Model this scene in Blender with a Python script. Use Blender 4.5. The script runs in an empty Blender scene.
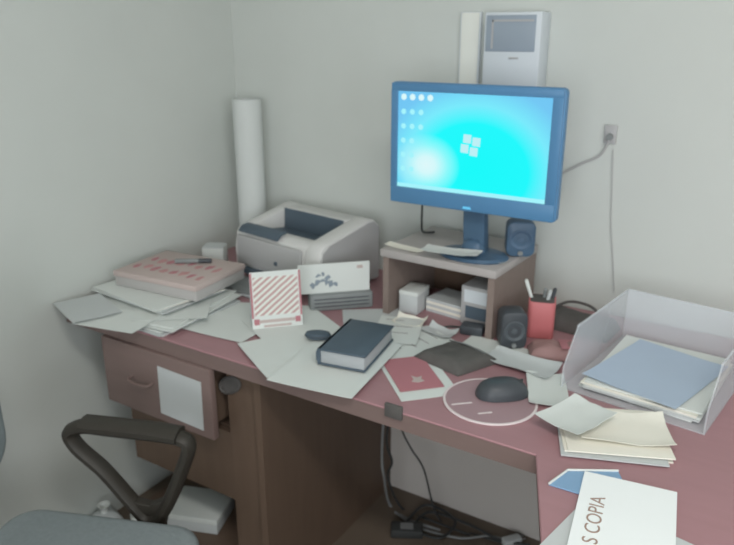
import bpy, bmesh, math, random
from mathutils import Vector, Matrix, noise
random.seed(7)
PI = math.pi
scene = bpy.context.scene
COL = scene.collection

# ------------------------------------------------------------------ camera
F_PX, CX, CY = 700.0, 367.0, 272.5
PITCH = math.radians(18.96); YAW = math.radians(31.84)
CAM = Vector((0, 0, 1.495))
FWD = Vector((-math.sin(YAW) * math.cos(PITCH), math.cos(YAW) * math.cos(PITCH), -math.sin(PITCH)))
RGT = Vector((math.cos(YAW), math.sin(YAW), 0)); UPV = RGT.cross(FWD)
cd = bpy.data.cameras.new('camera'); cam = bpy.data.objects.new('camera', cd); COL.objects.link(cam)
cd.sensor_width = 36; cd.lens = 36 * F_PX / 734; cd.clip_start = .02
cd.dof.use_dof = True; cd.dof.focus_distance = .9; cd.dof.aperture_fstop = 7.0   # the phone focused too near
cam.matrix_world = Matrix(((RGT.x, UPV.x, -FWD.x, CAM.x), (RGT.y, UPV.y, -FWD.y, CAM.y), (RGT.z, UPV.z, -FWD.z, CAM.z), (0, 0, 0, 1)))
scene.camera = cam

# ------------------------------------------------------------------ light and exposure
w = bpy.data.worlds.new('sky_outside'); scene.world = w; w.use_nodes = True
w.node_tree.nodes['Background'].inputs[0].default_value = (.75, .85, 1, 1)
w.node_tree.nodes['Background'].inputs[1].default_value = 1.0
scene.view_settings.view_transform = 'Standard'; scene.view_settings.look = 'None'
scene.view_settings.gamma = 1; scene.view_settings.use_curve_mapping = False
scene.view_settings.exposure = 0.0
def area(name, loc, rot, sx, sy, power, col):
    l = bpy.data.lights.new(name, 'AREA'); l.shape = 'RECTANGLE'; l.size = sx; l.size_y = sy; l.energy = power; l.color = col
    o = bpy.data.objects.new(name, l); COL.objects.link(o); o.location = loc; o.rotation_euler = rot
    return o
area('window_daylight', (.55, -1.74, 1.45), (PI / 2, 0, 0), 1.7, 1.3, 35, (.95, .97, 1.0))
area('added_side_daylight', (1.64, -.5, 1.5), (0, PI / 2, 0), 1.1, 1.1, 14, (.95, .97, 1.0))  # fill light at the added side window, lifts the left wall
area('ceiling_tube_light', (.35, -.10, 2.50), (0, 0, 0), 1.2, .25, 24, (1, .975, .93))

# ------------------------------------------------------------------ pixel helpers (photo frame 734 x 545)
def ray(x, y): return FWD + RGT * ((x - CX) / F_PX) - UPV * ((y - CY) / F_PX)
def onz(x, y, z=.75):
    d = ray(x, y); return CAM + d * ((z - CAM.z) / d.z)
def ony(x, y, Y):
    d = ray(x, y); return CAM + d * ((Y - CAM.y) / d.y)

# ------------------------------------------------------------------ materials
def lin(c): c = c / 255; return c / 12.92 if c <= .04045 else ((c + .055) / 1.055) ** 2.4
def S(r, g, b, k=1.5): return tuple(min(.9, lin(v) * k) for v in (r, g, b)) + (1,)
MATS = {}
def mat(name, col, rough=.6, var=.06, scale=20, bump=0, metal=0, stretch=None, trans=0, alpha=1):
    if name in MATS: return MATS[name]
    m = bpy.data.materials.new(name); m.use_nodes = True; nt = m.node_tree; b = nt.nodes['Principled BSDF']
    b.inputs['Roughness'].default_value = rough; b.inputs['Metallic'].default_value = metal
    b.inputs['Specular IOR Level'].default_value = .35
    tc = nt.nodes.new('ShaderNodeTexCoord'); mp = nt.nodes.new('ShaderNodeMapping'); nz = nt.nodes.new('ShaderNodeTexNoise')
    nz.inputs['Scale'].default_value = scale; nz.inputs['Detail'].default_value = 4
    if stretch: mp.inputs['Scale'].default_value = stretch
    nt.links.new(tc.outputs['Object'], mp.inputs[0]); nt.links.new(mp.outputs[0], nz.inputs['Vector'])
    mx = nt.nodes.new('ShaderNodeMix'); mx.data_type = 'RGBA'
    mx.inputs[6].default_value = tuple(max(0, c * (1 - var)) for c in col[:3]) + (1,)
    mx.inputs[7].default_value = tuple(min(.95, c * (1 + var)) for c in col[:3]) + (1,)
    nt.links.new(nz.outputs['Fac'], mx.inputs[0]); nt.links.new(mx.outputs[2], b.inputs['Base Color'])
    if bump:
        bp = nt.nodes.new('ShaderNodeBump'); bp.inputs['Strength'].default_value = bump; bp.inputs['Distance'].default_value = .002
        nt.links.new(nz.outputs['Fac'], bp.inputs['Height']); nt.links.new(bp.outputs[0], b.inputs['Normal'])
    if trans: b.inputs['Transmission Weight'].default_value = trans
    if alpha < 1: b.inputs['Alpha'].default_value = alpha
    MATS[name] = m; return m
WALL = mat('wall_paint', S(172, 176, 172, 1.45), .8, .03, 6, .15)
CEIL = mat('ceiling_paint', S(190, 190, 186), .85, .03, 6, .1)
FLOOR = mat('floor_dark', S(88, 78, 68, 1.5), .55, .2, 5)
TOPM = mat('desk_top_red', S(142, 108, 112, 1.4), .45, .07, 5, 0, 0, (1, 9, 9))
EDGEM = mat('desk_edge', S(108, 92, 88, 1.4), .5, .08, 6, 0, 0, (1, 9, 9))
WOOD = mat('brown_wood', S(88, 73, 62, 1.36), .5, .14, 5, .05, 0, (8, 8, 1))
RTOP = mat('riser_top', S(146, 142, 140, 1.45), .45, .06, 6, 0, 0, (1, 8, 8))
RWOOD = mat('riser_wood', S(114, 102, 96, 1.45), .5, .1, 6, .05, 0, (1, 8, 8))
PAPER = mat('paper_white', S(182, 186, 183, 1.45), .8, .02, 8)
PAPER2 = mat('paper_grey', S(164, 168, 168, 1.45), .8, .03, 8)
PAPER3 = mat('paper_cream', S(196, 194, 184, 1.5), .8, .02, 8)
BRIGHT = mat('label_paper', (.88, .92, .92, 1), .7, .01, 8)
INK = mat('grey_ink', S(150, 130, 120, 1.2), .8, .02, 8)
TYPED = mat('typed_ink', S(150, 148, 148, 1.3), .8, .05, 30)
PRW = mat('printer_white', S(180, 180, 178, 1.45), .5, .02, 8)
PRG = mat('printer_grey', S(148, 148, 148, 1.5), .5, .03, 8)
PRD = mat('printer_dark', S(70, 82, 92, 1.4), .5, .05, 8)
BLACK = mat('black_plastic', S(58, 62, 66, 1.4), .4, .06, 12)
BLK2 = mat('black_cloth', S(76, 74, 72, 1.4), .8, .15, 60, .3)
RUB = mat('black_cable', S(52, 54, 54, 1.3), .5, .05, 12)
GRUB = mat('grey_cable', S(120, 122, 122, 1.3), .5, .05, 12)
BEZ = mat('monitor_black_bloom_tint', S(78, 124, 162, 1.15), .35, .04, 12)  # black bezel; the blue is screen bloom put into the colour
MDARK = mat('monitor_stand', S(68, 92, 114, 1.2), .35, .05, 12)
RED = mat('red_print', S(150, 100, 106, 1.5), .6, .04, 12)
REDP = mat('red_plastic', S(168, 98, 100, 1.5), .4, .04, 12)
BOXP = mat('box_pinkish', S(160, 147, 143, 1.45), .7, .05, 10)
BOXS = mat('box_grey_side', S(150, 148, 146, 1.45), .7, .04, 10)
BOOKC = mat('book_cover', S(66, 78, 88, 1.4), .6, .08, 20, .1)
PAGES = mat('book_pages', S(142, 146, 148, 1.45), .8, .1, 40, .2, 0, (1, 1, 12))
CHAIRP = mat('chair_plastic', S(50, 47, 42, 1.2), .5, .05, 12)
CHAIRF = mat('chair_fabric', S(112, 120, 122, 1.5), .9, .12, 120, .4)
BLUE = mat('blue_plastic', S(110, 140, 168, 1.45), .35, .08, 10)
BOXW = mat('wall_box_white', S(178, 184, 188, 1.45), .5, .02, 8)
BOXG = mat('wall_box_window', S(128, 138, 148, 1.45), .3, .05, 14)
PADM = mat('mouse_pad', S(140, 116, 120, 1.45), .35, .06, 8)
PADR = mat('mouse_pad_rim', S(190, 180, 180, 1.45), .5, .02, 8)
CLEAR = mat('clear_plastic', (.80, .84, .88, 1), .25, .02, 8, 0, 0, None, 0, .34)
BRN = mat('brown_leather', S(128, 100, 98, 1.5), .6, .12, 30, .2)
METAL = mat('metal_grey', S(140, 140, 140, 1.4), .35, .03, 8, 0, .8)
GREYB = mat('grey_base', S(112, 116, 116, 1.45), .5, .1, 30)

def glow(name, col, strength=1):
    m = bpy.data.materials.new(name); m.use_nodes = True; nt = m.node_tree; nt.nodes.clear()
    e = nt.nodes.new('ShaderNodeEmission'); o = nt.nodes.new('ShaderNodeOutputMaterial')
    e.inputs[0].default_value = col; e.inputs[1].default_value = strength
    nt.links.new(e.outputs[0], o.inputs[0]); return m

# ------------------------------------------------------------------ mesh helpers
def NB(): return bmesh.new()
def box(bm, x0, x1, y0, y1, z0, z1, bev=0, M=None, seg=2):
    r = bmesh.ops.create_cube(bm, size=1); vs = r['verts']
    for v in vs:
        v.co = Vector(((x0 + x1) / 2 + v.co.x * (x1 - x0), (y0 + y1) / 2 + v.co.y * (y1 - y0), (z0 + z1) / 2 + v.co.z * (z1 - z0)))
    if bev:
        es = list({e for v in vs for e in v.link_edges})
        rb = bmesh.ops.bevel(bm, geom=es, offset=bev, segments=seg, affect='EDGES', profile=.5)
        vs = list({v for f in rb['faces'] for v in f.verts} | {v for v in vs if v.is_valid})
    if M: bmesh.ops.transform(bm, matrix=M, verts=vs)
    return vs
def prism(bm, pts, h0, h1, axis='z', bev=0, seg=2):
    def P(a, b, h): return Vector((a, b, h)) if axis == 'z' else (Vector((h, a, b)) if axis == 'x' else Vector((a, h, b)))
    lo = [bm.verts.new(P(a, b, h0)) for a, b in pts]; hi = [bm.verts.new(P(a, b, h1)) for a, b in pts]
    fs = [bm.faces.new(lo[::-1]), bm.faces.new(hi)]; n = len(pts)
    for i in range(n): fs.append(bm.faces.new((lo[i], lo[(i + 1) % n], hi[(i + 1) % n], hi[i])))
    bmesh.ops.recalc_face_normals(bm, faces=fs)
    if bev:
        es = [e for f in fs[:2] for e in f.edges]
        bmesh.ops.bevel(bm, geom=es, offset=bev, segments=seg, affect='EDGES', profile=.5)
def lathe(bm, prof, n=32, M=None):
    rings = []; new = []
    for r, z in prof:
        if r < 1e-6: rings.append([bm.verts.new((0, 0, z))])
        else: rings.append([bm.verts.new((r * math.cos(2 * PI * i / n), r * math.sin(2 * PI * i / n), z)) for i in range(n)])
        new += rings[-1]
    for a, b in zip(rings, rings[1:]):
        for i in range(n):
            j = (i + 1) % n
            if len(a) == 1 and len(b) == 1: continue
            if len(a) == 1: bm.faces.new((a[0], b[j], b[i]))
            elif len(b) == 1: bm.faces.new((a[i], a[j], b[0]))
            else: bm.faces.new((a[i], a[j], b[j], b[i]))
    if M: bmesh.ops.transform(bm, matrix=M, verts=new)
    bmesh.ops.recalc_face_normals(bm, faces=bm.faces)
def smooth_path(pts, k=6):
    pts = [Vector(p) for p in pts]; out = []
    for i in range(len(pts) - 1):
        p0 = pts[max(0, i - 1)]; p1 = pts[i]; p2 = pts[i + 1]; p3 = pts[min(len(pts) - 1, i + 2)]
        for j in range(k):
            t = j / k
            out.append(.5 * ((2 * p1) + (p2 - p0) * t + (2 * p0 - 5 * p1 + 4 * p2 - p3) * t * t + (3 * p1 - p0 - 3 * p2 + p3) * t ** 3))
    out.append(pts[-1]); return out
def tube(bm, pts, r, n=8, k=6, flat=1.0, closed=False):
    if closed: pts = list(pts) + [pts[0]]
    P = smooth_path(pts, k) if k > 1 else [Vector(p) for p in pts]
    rings = []; prevn = None
    rr = r if callable(r) else (lambda t: r)
    for i, p in enumerate(P):
        t = (P[min(i + 1, len(P) - 1)] - P[max(i - 1, 0)]).normalized()
        if prevn is None:
            a = Vector((0, 0, 1)) if abs(t.z) < .9 else Vector((1, 0, 0)); nn = (a - t * a.dot(t)).normalized()
        else: nn = (prevn - t * prevn.dot(t)).normalized()
        prevn = nn; bn = t.cross(nn); R = rr(i / max(1, len(P) - 1))
        rings.append([bm.verts.new(p + (nn * math.cos(2 * PI * q / n) + bn * math.sin(2 * PI * q / n) * flat) * R) for q in range(n)])
    fs = []
    for a, b in zip(rings, rings[1:]):
        for q in range(n): fs.append(bm.faces.new((a[q], a[(q + 1) % n], b[(q + 1) % n], b[q])))
    fs.append(bm.faces.new(rings[0][::-1])); fs.append(bm.faces.new(rings[-1]))
    bmesh.ops.recalc_face_normals(bm, faces=fs)
def obj(name, bm, m, parent=None, loc=(0, 0, 0), rot=(0, 0, 0), smooth=False, label=None):
    me = bpy.data.meshes.new(name); bm.normal_update(); bm.to_mesh(me); bm.free()
    me.materials.append(m)
    if smooth:
        for p in me.polygons: p.use_smooth = True
        me.set_sharp_from_angle(angle=math.radians(40))
    o = bpy.data.objects.new(name, me); COL.objects.link(o); o.location = loc; o.rotation_euler = rot
    if parent: o.parent = parent
    if label: o['label'] = label
    return o
def tag(o, label, cat, group=None):
    o['label'] = label; o['category'] = cat
    if group: o['group'] = group
    return o
def thing(name, label, cat, loc=(0, 0, 0), rz=0, group=None):
    o = bpy.data.objects.new(name, None); COL.objects.link(o); o.location = loc; o.rotation_euler = (0, 0, rz); o.empty_display_size = .05
    return tag(o, label, cat, group)
def struct(name, bm, m, parent=None):
    o = obj(name, bm, m, parent); 
    if not parent: o['kind'] = 'structure'
    return o
def one_box(name, m, parent, *a, bev=0, **k):
    bm = NB(); box(bm, *a, bev=bev); return obj(name, bm, m, parent, smooth=bool(bev), **k)
def text_mesh(name, s, size, m, parent, loc, rot, extrude=.0002):
    c = bpy.data.curves.new(name, 'FONT'); c.body = s; c.size = size; c.extrude = extrude; c.align_x = 'LEFT'
    t = bpy.data.objects.new(name + '_tmp', c); COL.objects.link(t)
    bpy.context.view_layer.update()
    me = bpy.data.meshes.new_from_object(t.evaluated_get(bpy.context.evaluated_depsgraph_get()))
    bpy.data.objects.remove(t); bpy.data.curves.remove(c)
    me.name = name; me.materials.clear(); me.materials.append(m)
    o = bpy.data.objects.new(name, me); COL.objects.link(o); o.parent = parent; o.location = loc; o.rotation_euler = rot
    return o

# ------------------------------------------------------------------ the room
XL, YB, XR, YF, ZC, T = -1.72, 1.90, 1.70, -1.80, 2.60, .75
def wallbox(name, m, *a):
    bm = NB(); box(bm, *a); return struct(name, bm, m)
wallbox('floor', FLOOR, XL - .1, XR + .1, YF - .1, YB + .1, -.08, 0)
wallbox('ceiling', CEIL, XL - .1, XR + .1, YF - .1, YB + .1, ZC, ZC + .08)
wallbox('wall_back', WALL, XL - .1, XR + .1, YB, YB + .1, 0, ZC)
wallbox('wall_left', WALL, XL - .1, XL, YF, YB, 0, ZC)
bm = NB(); VY0, VY1, VZ0, VZ1 = -1.1, .1, .9, 2.1
for a in ((YF, VY0, 0, ZC), (VY1, YB, 0, ZC), (VY0, VY1, 0, VZ0), (VY0, VY1, VZ1, ZC)): box(bm, XR, XR + .1, *a)
struct('wall_right', bm, WALL)
bm = NB(); WX0, WX1, WZ0, WZ1 = -.35, 1.45, .75, 2.15
for a in ((XL - .1, WX0, 0, ZC), (WX1, XR + .1, 0, ZC), (WX0, WX1, 0, WZ0), (WX0, WX1, WZ1, ZC)): box(bm, a[0], a[1], YF - .1, YF, a[2], a[3])
struct('wall_front', bm, WALL)
win = bpy.data.objects.new('window_1', None); COL.objects.link(win); win['kind'] = 'structure'
WFR = mat('window_frame_white', S(190, 190, 188), .5)
bm = NB()
for a in ((WX0, WX0 + .05, WZ0, WZ1), (WX1 - .05, WX1, WZ0, WZ1), (WX0, WX1, WZ0, WZ0 + .05), (WX0, WX1, WZ1 - .05, WZ1), (.525, .575, WZ0, WZ1)): box(bm, a[0], a[1], YF - .07, YF - .02, a[2], a[3])
obj('window_frame', bm, WFR, win)
for x0, x1 in ((WX0 + .05, .525), (.575, WX1 - .05)):
    one_box('window_pane', mat('window_glass', (.9, .95, .97, 1), .05, 0, 5, 0, 0, None, 0, .15), win, x0, x1, YF - .046, YF - .04, WZ0 + .05, WZ1 - .05)
win2 = bpy.data.objects.new('added_side_window', None); COL.objects.link(win2); win2['kind'] = 'structure'  # unseen window added to brighten the left wall
bm = NB()
for a in ((VY0, VY0 + .05, VZ0, VZ1), (VY1 - .05, VY1, VZ0, VZ1), (VY0, VY1, VZ0, VZ0 + .05), (VY0, VY1, VZ1 - .05, VZ1)): box(bm, XR + .02, XR + .07, *a)
obj('window_frame', bm, WFR, win2)  # frame of the added side window
one_box('window_pane', MATS['window_glass'], win2, XR + .04, XR + .046, VY0 + .05, VY1 - .05, VZ0 + .05, VZ1 - .05)  # pane of the added side window
lamp = thing('ceiling_lamp', 'white tube lamp fixed to the ceiling', 'lamp', (.35, -.10, ZC))
one_box('lamp_housing', CEIL, lamp, -.65, .65, -.07, .07, -.06, 0, bev=.01)
for s in (-1, 1):
    bm = NB(); lathe(bm, [(0, -.6), (.013, -.6), (.013, .6), (0, .6)], 12, Matrix.Translation((0, s * .035, -.075)) @ Matrix.Rotation(PI / 2, 4, 'Y'))
    obj('lamp_tube', bm, glow('tube_glow', (1, .97, .9, 1), 3), lamp)

# ------------------------------------------------------------------ L-shaped desk
YFR = 1.122
desk = thing('corner_desk', 'L-shaped brown desk with reddish top, cluttered with papers, against the wall', 'desk', (0, 0, 0))
ra = Vector((-.326, YFR, 0)); rb = onz(541, 541); dirr = (rb - ra); re = ra + dirr * ((.50 - YFR) / dirr.y)
outline = [(XL + .004, YB - .004), (XL + .004, YFR), (ra.x, YFR), (re.x, .50), (.42, .50), (.42, YB - .004)]
bm = NB(); prism(bm, outline, .744, T - .0005, bev=.002, seg=1); obj('tabletop', bm, TOPM, desk, label='reddish laminate desktop')
inn = [(XL + .004, YB - .004), (XL + .004, YFR + .002), (ra.x + .003, YFR + .002), (re.x + .003, .503), (.417, .503), (.417, YB - .004)]
bm = NB(); prism(bm, inn, T - .044, .744); obj('edge_band', bm, EDGEM, desk)
PX = -1.022
one_box('pedestal_side', WOOD, desk, PX - .02, PX, YFR + .03, 1.80, 0, T - .044)
one_box('pedestal_back', WOOD, desk, XL + .28, PX - .02, YB - .16, YB - .14, .05, T - .044)
one_box('pedestal_stile', WOOD, desk, -1.145, PX - .02, YFR + .045, YFR + .065, .10, T - .044)
one_box('apron_panel', WOOD, desk, -1.54, -1.145, YFR + .05, YFR + .065, .29, .50)
one_box('bottom_board', WOOD, desk, XL + .10, PX - .02, YFR + .06, YB - .16, .03, .055)
one_box('plinth', WOOD, desk, XL + .10, PX - .02, YFR + .09, YFR + .11, 0, .03)
one_box('drawer_rail', WOOD, desk, -1.6, PX - .02, YFR + .07, YB - .16, .49, .505)
one_box('end_panel', WOOD, desk, .36, .385, .53, YB - .02, 0, T - .044)
bm = NB(); lathe(bm, [(0, 0), (1, 0), (1, .5), (.86, 1), (.78, .35), (0, .35)], 32, Matrix.Translation((ony(230, 385, YFR + .044).x, YFR + .044, ony(230, 385, YFR + .044).z)) @ Matrix.Rotation(-.5, 4, 'Y') @ Matrix.Rotation(PI / 2, 4, 'X') @ Matrix.Diagonal((.042, .024, .006, 1)))  # dark tilted oval with a raised rim on the stile
obj('dark_oval', bm, BLK2, desk, smooth=True, label='dark oval with a raised rim')
dr = bpy.data.objects.new('drawer', None); COL.objects.link(dr); dr.parent = desk; dr.location = (-1.352, 1.114, 0)
one_box('drawer_front', EDGEM, dr, -.205, .200, 0, .02, .505, .7045, bev=.003, label='brown drawer front, pulled slightly open')
bm = NB(); box(bm, -.19, -.178, .02, .45, .53, .68); box(bm, .163, .175, .02, .45, .53, .68); box(bm, -.19, .175, .438, .45, .53, .68); box(bm, -.178, .163, .02, .438, .53, .54)
obj('drawer_box', bm, WOOD, dr)
bm = NB(); tube(bm, [(-.09, .0, .612), (-.086, -.018, .609), (-.05, -.022, .606), (-.014, -.018, .609), (-.01, 0, .612)], .004, 8)
obj('drawer_handle', bm, EDGEM, dr, smooth=True)
note = tag(one_box('taped_note', PAPER2, None, 0, .155, -.0015, 0, 0, .140), 'pinkish grey paper taped on the front of the desk drawer', 'note')
note.location = ony(163, 431, 1.112); note.location.y = 1.1135; note.location.z = .53; note.rotation_euler = (0, .03, 0)
clip = one_box('cable_clip', BLK2, desk, -.021, .021, -.005, .004, -.016, .016, bev=.003); clip.location = ony(394, 411, YFR); clip.location.y = YFR - .001

# ------------------------------------------------------------------ sheets of paper
def sheet(px, z, wd, dp, ang, label, m=PAPER, curl=.004, name='paper_sheet', cat='paper', group=None, thick=.0010, n=9, lines=0, seed=None, z0=T):
    c = onz(px[0], px[1], z); rnd = random.Random(seed if seed is not None else px[0] * 7 + px[1])
    off = Vector((rnd.random() * 9, rnd.random() * 9, 0)); bm = NB()
    def hz(u, v): 
        e = (abs(u) ** 3 + abs(v) ** 3) * .5
        return curl * e * (0.4 + 1.2 * abs(noise.noise(Vector((u * .8, v * .8, 0)) + off)))
    top = []; bot = []
    for j in range(n):
        rt = []; rb_ = []
        for i in range(n):
            u = -1 + 2 * i / (n - 1); v = -1 + 2 * j / (n - 1); h = hz(u, v)
            rt.append(bm.verts.new((u * wd / 2, v * dp / 2, h + thick))); rb_.append(bm.verts.new((u * wd / 2, v * dp / 2, h)))
        top.append(rt); bot.append(rb_)
    for j in range(n - 1):
        for i in range(n - 1):
            bm.faces.new((top[j][i], top[j][i + 1], top[j + 1][i + 1], top[j + 1][i])); bm.faces.new((bot[j][i], bot[j + 1][i], bot[j + 1][i + 1], bot[j][i + 1]))
    for i in range(n - 1):
        bm.faces.new((bot[0][i], bot[0][i + 1], top[0][i + 1], top[0][i])); bm.faces.new((bot[-1][i + 1], bot[-1][i], top[-1][i], top[-1][i + 1]))
        bm.faces.new((bot[i + 1][0], bot[i][0], top[i][0], top[i + 1][0])); bm.faces.new((bot[i][-1], bot[i + 1][-1], top[i + 1][-1], top[i][-1]))
    o = obj(name, bm, m, None, (c.x, c.y, z), (0, 0, math.radians(ang)), smooth=True)
    tag(o, label, cat, group)
    for k in range(lines):
        y = dp * (.36 - .72 * k / max(1, lines - 1)); ww = wd * (.34 if k % 3 else .22)
        b2 = NB(); box(b2, -wd * .36, -wd * .36 + ww * 2 * rnd.uniform(.6, 1), y - .0018, y + .0018, thick + .0002, thick + .0007)
        t = obj('text_line', b2, TYPED, o)
        # keep print on the sheet surface where it curls
        for vv in t.data.vertices: vv.co.z += hz(vv.co.x * 2 / wd, vv.co.y * 2 / dp)
    return o
def stack(px, z, wd, dp, ang, h, label, m=PAPER, name='paper_stack', jag=.006, nl=5, seed=1):
    """a ragged pile of sheets: each layer is a part"""
    c = onz(px[0], px[1], z); r = random.Random(seed)
    t = thing(name, label, 'paper', (c.x, c.y, z), math.radians(ang))
    for i in range(nl):
        a, b = r.uniform(-jag, jag), r.uniform(-jag, jag); q = r.uniform(-.05, .05) * jag / .006
        bm = NB(); box(bm, -wd / 2, wd / 2, -dp / 2, dp / 2, 0, h / nl - .0004); 
        obj('sheet_layer', bm, (m, PAPER2, m, PAPER3, m)[i % 5] if i < nl - 1 else m, t, (a, b, i * h / nl), (0, 0, q))
    return t
one_box('back_panel', mat('grey_panel', S(170, 166, 162, 1.5), .7, .04, 6), desk, PX, .36, 1.80, 1.815, 0, T - .044, label='pale grey back panel of the kneehole')

# ---- left end of the desk: papers, flat box, printer, roll of paper
def place(o, x, y): o.location.x = x; o.location.y = y; return o
place(stack((178, 296), T, .36, .30, 4, .020, 'low ragged pile of white papers on the desk end, beneath a pinkish flat box', jag=.014, nl=6, seed=3), -1.50, 1.27)
place(sheet((196, 305), T + .0208, .20, .15, 38, 'white half sheet sliding off the low paper pile towards the tent card', PAPER, .004), -1.40, 1.24)
place(stack((140, 283), T + .0265, .30, .23, -7, .015, 'upper ragged pile of papers directly under the pinkish flat box', jag=.010, nl=5, seed=5), -1.53, 1.31)
place(sheet((120, 300), T + .0208, .19, .13, 12, 'creased white half sheet poking out over the desk edge, above the drawer', PAPER, .003), -1.47, 1.112)
place(sheet((105, 300), T + .0262, .18, .13, -20, 'pale grey sheet hanging over the desk end next to the left wall', PAPER2, .003), -1.60, 1.115)
fb = thing('flat_box', 'flat pinkish box with red print on top of the paper piles', 'box', (-1.505, 1.375, T + .042), math.radians(5))
one_box('box_base', BOXS, fb, -.15, .15, -.11, .11, 0, .034, bev=.002)
one_box('box_lid', BOXP, fb, -.153, .153, -.113, .113, .030, .046, bev=.002)
rnd = random.Random(4)
REDL = mat('red_faint_print', S(162, 122, 122, 1.45), .7, .1, 20)
for i in range(16):
    a = -.12 + .034 * (i % 8); b_ = (-.045, .03)[i // 8] + rnd.uniform(-.01, .01); bm = NB(); pts = [(a + rnd.uniform(.006, .016) * math.cos(t), b_ + rnd.uniform(.012, .026) * math.sin(t)) for t in (0, .9, 1.8, 2.7, 3.6, 4.5, 5.4)]
    prism(bm, pts, .046, .0466); obj('red_mark', bm, (RED, REDL)[i % 2], fb)
mk = thing('marker_pen', 'dark grey marker lying on the pinkish flat box', 'pen', (-1.50, 1.42, T + .0885 + .007), .6)
bm = NB(); lathe(bm, [(0, -.05), (.006, -.05), (.007, -.047), (.007, .02), (.006, .021)], 12, Matrix.Rotation(PI / 2, 4, 'Y')); obj('barrel', bm, GREYB, mk, smooth=True)
bm = NB(); lathe(bm, [(.006, .02), (.0072, .021), (.0068, .058), (0, .06)], 12, Matrix.Rotation(PI / 2, 4, 'Y')); obj('cap', bm, BLACK, mk, smooth=True)

pr = thing('laser_printer', 'white and grey laser printer with dark output slot beside the paper roll', 'printer', (-1.485, 1.60, T), math.radians(-9))
W, D = .375, .265
prof = [(.012, .012), (-.004, .05), (-.006, .10), (.004, .150), (.02, .166), (.04, .170), (.21, .205), (D - .03, .205), (D, .18), (D, .012)]
bm = NB(); prism(bm, prof, W - .062, W, 'x', bev=.006); obj('right_cheek', bm, PRW, pr, smooth=True)
bm = NB(); prism(bm, prof, 0, .045, 'x', bev=.006); obj('left_cheek', bm, PRW, pr, smooth=True)
prof2 = [(.012, .012), (-.004, .05), (-.006, .10), (.004, .145), (.02, .160), (.055, .162), (.10, .135), (.17, .125), (.172, .203), (D - .03, .203), (D, .18), (D, .012)]
bm = NB(); prism(bm, prof2, .045, W - .062, 'x'); obj('body', bm, PRW, pr, smooth=True)
bm = NB(); prism(bm, [(.095, .1415), (.172, .129), (.1735, .200), (.168, .201), (.165, .136), (.095, .145)], .05, W - .066, 'x'); obj('output_slot', bm, PRD, pr, label='dark recessed output slot')
bm = NB(); prism(bm, [(-.002, .152), (.016, .166), (.036, .168), (.036, .1735), (.012, .171), (-.006, .155)], .02, .20, 'x', bev=.001); obj('top_vent', bm, PRD, pr, smooth=True)
one_box('front_cover', PRG, pr, .02, W - .07, -.013, -.002, .052, .145, bev=.004)
one_box('paper_slot', PRD, pr, .045, .30, -.012, .02, .022, .042, bev=.002)
bm = NB(); lathe(bm, [(0, .004), (.006, .004), (.007, 0)], 14, Matrix.Translation((.20, -.013, .085)) @ Matrix.Rotation(PI / 2, 4, 'X')); obj('power_button', bm, PRD, pr, smooth=True)
bm = NB(); prism(bm, [(.015, .013), (.004, .05), (.002, .10), (.012, .145), (.04, .162), (.21, .197), (D - .03, .197), (D - .006, .176), (D - .006, .013)], W, W + .002, 'x'); obj('side_panel', bm, PRG, pr)
bm = NB(); box(bm, .02, W - .02, .02, D - .02, 0, .013); obj('foot_frame', bm, PRD, pr)

bm = NB(); prof = []; N = 120
for i in range(N + 1): t = i / N; a = t * 2 * PI * 3.2; prof.append((a, .039 + .010 * t))
vo = []
for a, r in prof: vo.append([bm.verts.new((r * math.cos(a), r * math.sin(a), z)) for z in (0, .537)] + [bm.verts.new(((r - .0018) * math.cos(a), (r - .0018) * math.sin(a), z)) for z in (0, .537)])
for p, q in zip(vo, vo[1:]):
    bm.faces.new((p[0], q[0], q[1], p[1])); bm.faces.new((p[3], q[3], q[2], p[2])); bm.faces.new((p[1], q[1], q[3], p[3])); bm.faces.new((p[2], q[2], q[0], p[0]))
bm.faces.new((vo[0][0], vo[0][1], vo[0][3], vo[0][2])); bm.faces.new((vo[-1][1], vo[-1][0], vo[-1][2], vo[-1][3]))
roll = obj('paper_roll', bm, mat('roll_white', S(176, 180, 178, 1.45), .7, .01, 8), None, (-1.586, 1.80, T), (0, 0, .5), smooth=True)
tag(roll, 'tall white roll of paper standing upright in the room corner', 'paper roll')
sb = thing('small_carton', 'small white carton between the flat box and the printer', 'box', (-1.60, 1.62, T), .5)
one_box('carton_body', PAPER, sb, -.035, .035, -.03, .03, 0, .075, bev=.002); one_box('carton_flap', PAPER2, sb, -.034, .034, -.029, .029, .075, .078)

fd = thing('folder_or_shadow', 'dark grey folder shape standing in for the shadow between the flat box and the printer', 'folder', (-1.335, 1.515, T), math.radians(-4))  # dark folder shape added in place of the printer and box shadow
one_box('folder_or_shadow_cover', GREYB, fd, -.15, .13, -.055, .055, 0, .003); one_box('folder_or_shadow_pages', PAPER2, fd, -.146, .126, -.053, .053, .003, .010); one_box('folder_or_shadow_cover', GREYB, fd, -.15, .13, -.055, .055, .010, .013)
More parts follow.
